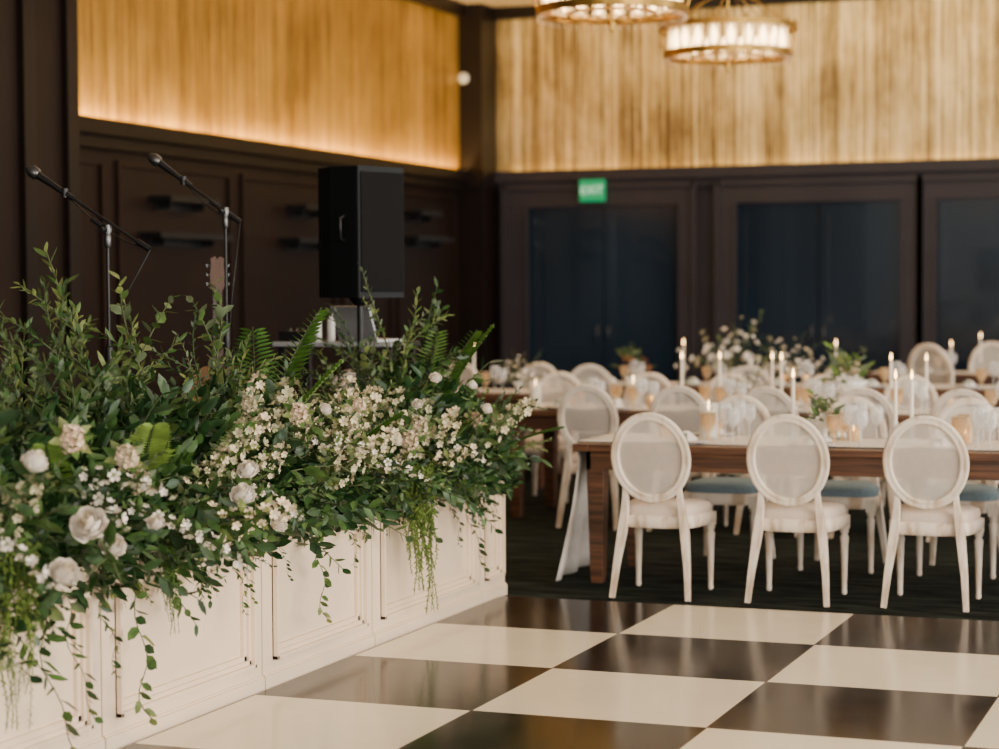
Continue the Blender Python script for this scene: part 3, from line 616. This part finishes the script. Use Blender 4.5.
def runner(x0,x1,yc,hw,drop,label):
    b=MB();pts=[]
    if drop:
        for k in range(10): t=k/9;pts.append((x0-.03-.10*(1-t)**1.5,.012+(.755-.012)*t,1+.45*(1-t)))
    pts.append((x0-.012,.768,1))
    for k in range(1,40):pts.append((x0+(x1-x0)*k/40,.7665,1))
    n=17;vs=[];fs=[]
    for i,(x,z,s) in enumerate(pts):
        for j in range(n):
            v=-1+2*j/(n-1);f=.022*math.sin(v*9)*max(0,min(1,(.74-z)*3))
            vs.append((x-f-(.03*v if z<.7 else 0),yc+v*hw*s+(.012*math.sin(x*4+2) if z>.7 else 0),z+(.0015*math.sin(v*11+x*6) if z>.7 else 0)))
    for i in range(len(pts)-1):
        for j in range(n-1):p=i*n+j;fs.append((p,p+n,p+n+1,p+1))
    b.add(vs,fs,M['cloth'],True);o=b.obj('table_runner');tag(o,label,'table runner','table runners');sd=o.modifiers.new('s','SOLIDIFY');sd.thickness=.002;sd.offset=1
runner(-3.58,.2,10.91,.32,True,'white linen runner along the table, falling to the floor')
runner(-5.12,-1,13.79,.34,False,'white linen runner along the wooden table')
runner(-7.3,-5.5,15.75,.3,False,'white linen runner along the wooden table')
runner(-6.1,-.6,17.35,.30,False,'white linen runner along the wooden table')
runner(-3.75,-.5,20.25,.3,False,'white linen runner along the wooden table')
# ---------------------------------------------------------------- tableware
TZ=.7625;RZ=.7705
class Kit:
    def __init__(s,root):s.r=root;s.u=False
    def put(s,x,y,z,rz=0,sc=1):
        if not s.u:s.u=True;s.r.location=(x,y,z);s.r.rotation_euler=(0,0,rz);s.r.scale=(sc,sc,sc);return s.r
        return dup(s.r,(x,y,z),rz,scale=sc)
def flame_mb(z,s=1):
    b=MB();b.lathe([(.001,z),(.005*s,z+.008*s),(.0062*s,z+.018*s),(.0035*s,z+.032*s),(.0008,z+.045*s)],M['flame'],seg=8);return b
def taper(h,label):
    e=empty('taper_candle',label,'candle',group='taper candles on the tables')
    b=MB();b.lathe([(.04,0),(.042,.006),(.012,.014),(.008,.05),(.010,.08),(.018,.09),(.018,.11)],M['glass'],seg=14);b.obj('candle_holder',e)
    b=MB();b.lathe([(.0105,.095),(.0105,.1),(.009,.11+h),(.002,.115+h)],M['wax'],seg=10);b.obj('candle_stick',e)
    flame_mb(.118+h,1.2).obj('flame',e);return Kit(e)
kT=taper(.22,'tall lit ivory taper candle in a clear glass holder')
kT2=taper(.14,'short lit ivory taper candle in a clear glass holder')
e=empty('votive_candle','lit votive candle in a warm glass cup','candle',group='votive candles on the tables')
b=MB();b.lathe([(.03,0),(.036,.004),(.036,.085),(.033,.085),(.033,.008),(.001,.007)],M['amber'],seg=14,caps=False);b.obj('glass_cup',e)
b=MB();b.lathe([(.028,.009),(.028,.05),(.002,.052)],M['wax'],seg=12);b.obj('candle',e);flame_mb(.053,.8).obj('flame',e);kV=Kit(e)
e=empty('pillar_candle','white pillar candle in a tall clear glass cylinder','candle',group='pillar candles on the tables')
b=MB();b.lathe([(.04,0),(.045,.004),(.045,.17),(.042,.17),(.042,.008),(.001,.007)],M['glass'],seg=16,caps=False);b.obj('glass_cylinder',e)
b=MB();b.lathe([(.034,.009),(.034,.13),(.004,.135)],M['wax'],seg=14);b.obj('candle',e);flame_mb(.136,1.1).obj('flame',e);kP=Kit(e)
def glassob(name,prof,label,group,m):
    b=MB();b.lathe(prof,m,seg=16,caps=False);o=b.obj(name);tag(o,label,'glass',group);return Kit(o)
kW=glassob('wine_glass',[(.001,.002),(.034,.0),(.034,.003),(.006,.008),(.0045,.09),(.012,.10),(.034,.125),(.040,.15),(.037,.19),(.032,.215),(.0305,.215),(.0355,.19),(.038,.15),(.030,.125),(.001,.108)],'clear stemmed wine glass on the table','wine glasses on the tables',M['glass'])
kG=glassob('water_goblet',[(.001,.002),(.036,.0),(.036,.004),(.010,.012),(.008,.05),(.028,.07),(.041,.10),(.043,.15),(.041,.16),(.038,.10),(.001,.075)],'warm tinted water goblet on the table','water goblets on the tables',M['amber'])
b=MB();b.lathe([(.07,0),(.075,.004),(.125,.016),(.13,.018),(.125,.020),(.07,.008),(.001,.008)],M['porcelain'],seg=24);o=b.obj('dinner_plate');tag(o,'round white dinner plate at a place setting','plate','dinner plates on the tables');kPl=Kit(o)
b=MB();rr=[]
for z,w,d in ((0,.055,.075),(.015,.05,.07),(.035,.034,.05),(.05,.014,.03)):
    rr.append([(w*math.cos(t)*(1+.18*math.sin(3*t)),d*math.sin(t)*(1+.12*math.cos(4*t)),z) for t in [2*math.pi*i/16 for i in range(16)]])
b.loft(rr,M['cloth'],True);b.box(-.03,.03,-.065,-.06,.0,.045,M['napkin']);o=b.obj('folded_napkin');tag(o,'folded linen napkin with sage menu card on a plate','napkin','napkins on the plates');kN=Kit(o)
def centerpiece(nf,rad_,h,label,nleaf=90,big=1.0,mp=None,sprigs=9,gm=None):
    e=empty('flower_centerpiece',label,'flower arrangement',group='flower centerpieces on the tables')
    b=MB();b.lathe([(.045,0),(.05,.006),(.018,.02),(.016,.05),(.06,.075),(.085,.11),(.08,.112),(.05,.08),(.001,.07)],M['porcelain'],seg=18,caps=False);b.obj('vase',e)
    b=MB();g=MB();gm=gm or G[1:]
    for i in range(nf):
        a=i*2.4;z=U(-.1,1);q=math.sqrt(max(0,1-z*z));d=V((q*math.cos(a),q*math.sin(a),z));p=V((0,0,.10))+V((d.x*rad_,d.y*rad_,abs(d.z)*h))*U(.5,1.3)
        g.tube([(0,0,.09),tuple(p)],.0015,M['stem'],4);s=U(.014,.036)*big
        for k in range(3):b.blossom(p+d*s*.3*k,d,s*(1-.28*k),mp or (M['petal'] if i%3 else M['petalc']),6)
    b.obj('blossoms',e)
    for i in range(nleaf):
        a=i*2.4;z=U(-.15,1);q=math.sqrt(max(0,1-z*z));d=V((q*math.cos(a),q*math.sin(a),z));p=V((0,0,.10))+V((d.x*rad_,d.y*rad_,abs(d.z)*h))*U(.3,1.1)
        g.leaf(p,d+V((0,0,.2)),U(.04,.08),U(.015,.03),random.choice(gm))
    for i in range(sprigs):
        a=U(0,6.3);p0=V((0,0,.1));p1=V((math.cos(a)*rad_*1.1,math.sin(a)*rad_*1.1,.1+h*U(.9,1.5)));g.tube([p0,p0.lerp(p1,.5)+V((0,0,.04)),p1],.0015,M['stem'],4)
        for k in range(8):g.leaf(p0.lerp(p1,.4+.6*k/8),V((math.cos(k*2.4),math.sin(k*2.4),.6)),.04,.014,random.choice(gm))
    g.obj('greenery',e);return Kit(e)
kC=centerpiece(66,.31,.30,'airy white flower arrangement with light greenery in a bowl',16,1.05,None,5,[G[2],G[3]])
kCs=centerpiece(7,.07,.1,'small bud arrangement with greenery in a white vase',26,1,None,6)
kR=centerpiece(9,.12,.14,'small arrangement of russet dried flowers in a bowl',14,.9,M['rust'],5)
def setting(x,y,side):
    kPl.put(x,y,TZ);kN.put(x,y,TZ+.0195,U(-.05,.05))
    kW.put(x+.17+U(-.02,.02),y+side*.14,TZ);kW.put(x+.25+U(-.02,.01),y+side*.10,TZ,0,.9);kG.put(x+.08,y+side*.18,TZ)
for x in (-2.99,-2.3,-1.64,-.96): setting(x,10.62,1);
for x in (-2.99,-2.3,-1.64): setting(x,11.2,-1)
for x,y in ((-2.48,10.97),(-1.92,10.95),(-1.83,10.93)): kT.put(x,y,RZ)
kP.put(-2.95,10.95,RZ,0,1.15);kP.put(-1.25,10.95,RZ)
for x,y in ((-3.2,10.95),(-2.15,10.98),(-1.55,10.95)): kV.put(x,y,RZ)
kCs.put(-2.30,10.92,RZ,0,1.1)
for x in (-4.7,-4.31,-3.68,-3.08,-2.47,-1.85): setting(x,13.5,1)
for x in (-4.5,-3.85,-3.2,-2.5): setting(x,14.08,-1)
for x,y in ((-3.91,13.8),(-3.65,13.85),(-3.19,13.75),(-2.45,13.8),(-3.28,13.86),(-2.2,13.72)): kT.put(x,y,RZ)
for x,y in ((-4.72,13.75),(-4.1,13.7),(-2.05,13.8),(-3.5,13.62)): kV.put(x,y,RZ)
kP.put(-4.26,13.78,RZ,0,1.2);kP.put(-5.0,13.8,RZ);kC.put(-3.45,13.82,RZ,0,.62);kCs.put(-2.75,13.8,RZ,0,1.8)
for x in (-6.9,-6.2): setting(x,15.5,1)
kC.put(-5.88,15.8,RZ,1,.65);kT.put(-6.15,15.5,RZ,0,1.05);kV.put(-5.62,15.75,RZ)
for x in (-5.5,-4.75,-4.0,-3.2,-2.4): setting(x,17.1,1)
for x in (-4.9,-3.55): kT.put(x,17.35,RZ)
for x in (-5.6,-4.0,-3.8): kV.put(x,17.3,RZ)
kR.put(-5.35,17.35,RZ,0,1.2);kC.put(-4.45,17.35,RZ,0,1.25);kC.put(-3.95,17.40,RZ,2,.85)
kT2.put(-3.0,20.2,RZ);setting(-3.2,20,1);setting(-2.4,20,1);kT.put(-2.72,20.2,RZ)
# ---------------------------------------------------------------- chandeliers
def chandelier():
    e=empty('chandelier','round brass ring chandelier with glowing candle lamps and crystals','chandelier',group='brass ring chandeliers')
    def ring(R_,z,r,hgt=0):
        b=MB();n=48;rings=[]
        for i in range(n):
            a=2*math.pi*i/n;c,s_=math.cos(a),math.sin(a)
            rings.append([((R_+dr)*c,(R_+dr)*s_,z+dz) for dr,dz in ((-r,-hgt),(r,-hgt),(r,hgt),(-r,hgt))])
        b.loft(rings,M['brass'],False,False,True);return b
    ring(.55,.10,.010,.022).obj('upper_ring',e);ring(.51,-.11,.012,.026).obj('lower_ring',e);ring(.30,-.13,.008,.01).obj('inner_ring',e)
    b=MB()
    for k in range(24):
        a=k*math.pi/12;c,s_=math.cos(a),math.sin(a)
        if k%4==0:
            b.tube([(.53*c,.53*s_,.10),(.25*c,.25*s_,.30),(0,0,.42)],.006,M['brass'],6);b.tube([(.51*c,.51*s_,-.11),(.25*c,.25*s_,-.16),(0,0,-.18)],.007,M['brass'],6)
        if k%2==0:b.tube([(.545*c,.545*s_,.10),(.55*c,.55*s_,0),(.515*c,.515*s_,-.11)],.006,M['brass'],6)
        b.lathe([(.004,.118),(.016,.135),(.006,.15),(.002,.165)],M['brass'],c=(.55*c,.55*s_,0),seg=6)
    b.tube([(0,0,.42),(0,0,4.9-3.60)],.009,M['brass'],8);b.lathe([(.001,-.26),(.018,-.24),(.01,-.22),(.03,-.19),(.012,-.16),(.01,.42),(.02,.44)],M['brass'],seg=12);b.lathe([(.07,1.27),(.07,1.30)],M['brass'],seg=20)
    b.obj('frame',e)
    for k in range(20):
        a=2*math.pi*k/20;c=(.44*math.cos(a),.44*math.sin(a),0)
        p=empty('lamp','glowing candle lamp in a glass sleeve','x');del p['category'];p.parent=e;KIDS.setdefault(e.name,[]).append(p)
        b=MB();b.lathe([(.028,-.125),(.03,-.11),(.012,-.10),(.012,-.05)],M['brass'],c=c,seg=8);b.tube([(c[0],c[1],-.12),(c[0]*1.14,c[1]*1.14,-.12)],.006,M['brass'],5);b.obj('socket',p)
        b=MB();b.lathe([(.014,-.07),(.026,-.03),(.028,.01),(.018,.045),(.004,.08)],M['bulb'],c=c,seg=8);b.obj('bulb',p)
        b=MB();b.lathe([(.048,-.11),(.048,.09)],M['sleeve'],c=c,seg=12,caps=False);b.obj('glass_sleeve',p)
    b=MB()
    for k in range(60):
        a=2*math.pi*k/60;b.lathe([(.001,-.19),(.008,-.17),(.006,-.14),(.001,-.13)],M['amber'],c=(.51*math.cos(a),.51*math.sin(a),0),seg=5)
    b.obj('crystal_fringe',e)['kind']='stuff'
    return e
ch=chandelier();ch.location=(-4.20,16.2,3.60);dup(ch,(-4.32,13.5,3.62),.2)
# ---------------------------------------------------------------- lights
def area(name,loc,target,sx,sy,pw,col):
    l=bpy.data.lights.new(name,'AREA');l.shape='RECTANGLE';l.size=sx;l.size_y=sy;l.energy=pw;l.color=col
    o=bpy.data.objects.new(name,l);COL.objects.link(o);o.location=loc;o.rotation_euler=(V(target)-V(loc)).to_track_quat('-Z','Y').to_euler();return o
area('window_daylight',(6.5,5,2.6),(-4,9.5,.6),8,3.2,1350,(1,.92,.81))
area('window_daylight',(1.5,-3.5,3),(-3,9,.8),6,3,520,(1,.93,.83))
area('window_daylight',(6.5,16,2.6),(-4,17,1.5),8,3.2,620,(1,.96,.92))
def cove(loc,length,axis,pw):
    l=bpy.data.lights.new('cove_light','AREA');l.shape='RECTANGLE';l.size=length if axis=='x' else .04;l.size_y=.04 if axis=='x' else length;l.energy=pw;l.color=(1,.64,.22)
    o=bpy.data.objects.new('cove_light',l);COL.objects.link(o);o.location=loc;o.rotation_euler=(math.pi,0,0) if axis=='x' else (0,math.pi,0)
cove((XW+.09,17.2,2.93),9.6,'y',165);cove((-2.8,YW-.01,2.93),11.4,'x',32)
area('band_fill_light',(-3.5,20.6,4.82),(-3.5,22.6,3.9),10,.3,75,(1,.74,.38))  # warm light added to brighten the gold band, no fitting modelled
area('overhead_fill',(-4,13,4.85),(-4,13,0),5,4,130,(1,.77,.50))  # broad warm area light added under the ceiling, no fitting modelled
area('overhead_fill',(-4,19.2,4.85),(-4,20,0),7,3,150,(1,.78,.50))  # second added overhead light, towards the back wall
w=bpy.data.worlds.new('w');sc.world=w;w.use_nodes=True;w.node_tree.nodes['Background'].inputs[0].default_value=(1,.97,.92,1);w.node_tree.nodes['Background'].inputs[1].default_value=.5
# ---------------------------------------------------------------- camera
yaw,pit,rol=.3652,.0412,-.0057
fw=V((-math.sin(yaw)*math.cos(pit),math.cos(yaw)*math.cos(pit),-math.sin(pit)));r0=V((math.cos(yaw),math.sin(yaw),0));u0=r0.cross(fw)
r1=r0*math.cos(rol)+u0*math.sin(rol);u1=-r0*math.sin(rol)+u0*math.cos(rol)
cd=bpy.data.cameras.new('camera');cam=bpy.data.objects.new('camera',cd);COL.objects.link(cam)
cam.matrix_world=Matrix(((r1.x,u1.x,-fw.x,0),(r1.y,u1.y,-fw.y,0),(r1.z,u1.z,-fw.z,1.5956),(0,0,0,1)))
cd.sensor_width=36;cd.lens=2043.29*36/999;cd.clip_end=100
cd.dof.use_dof=True;cd.dof.focus_distance=8.3;cd.dof.aperture_fstop=1.8
sc.camera=cam
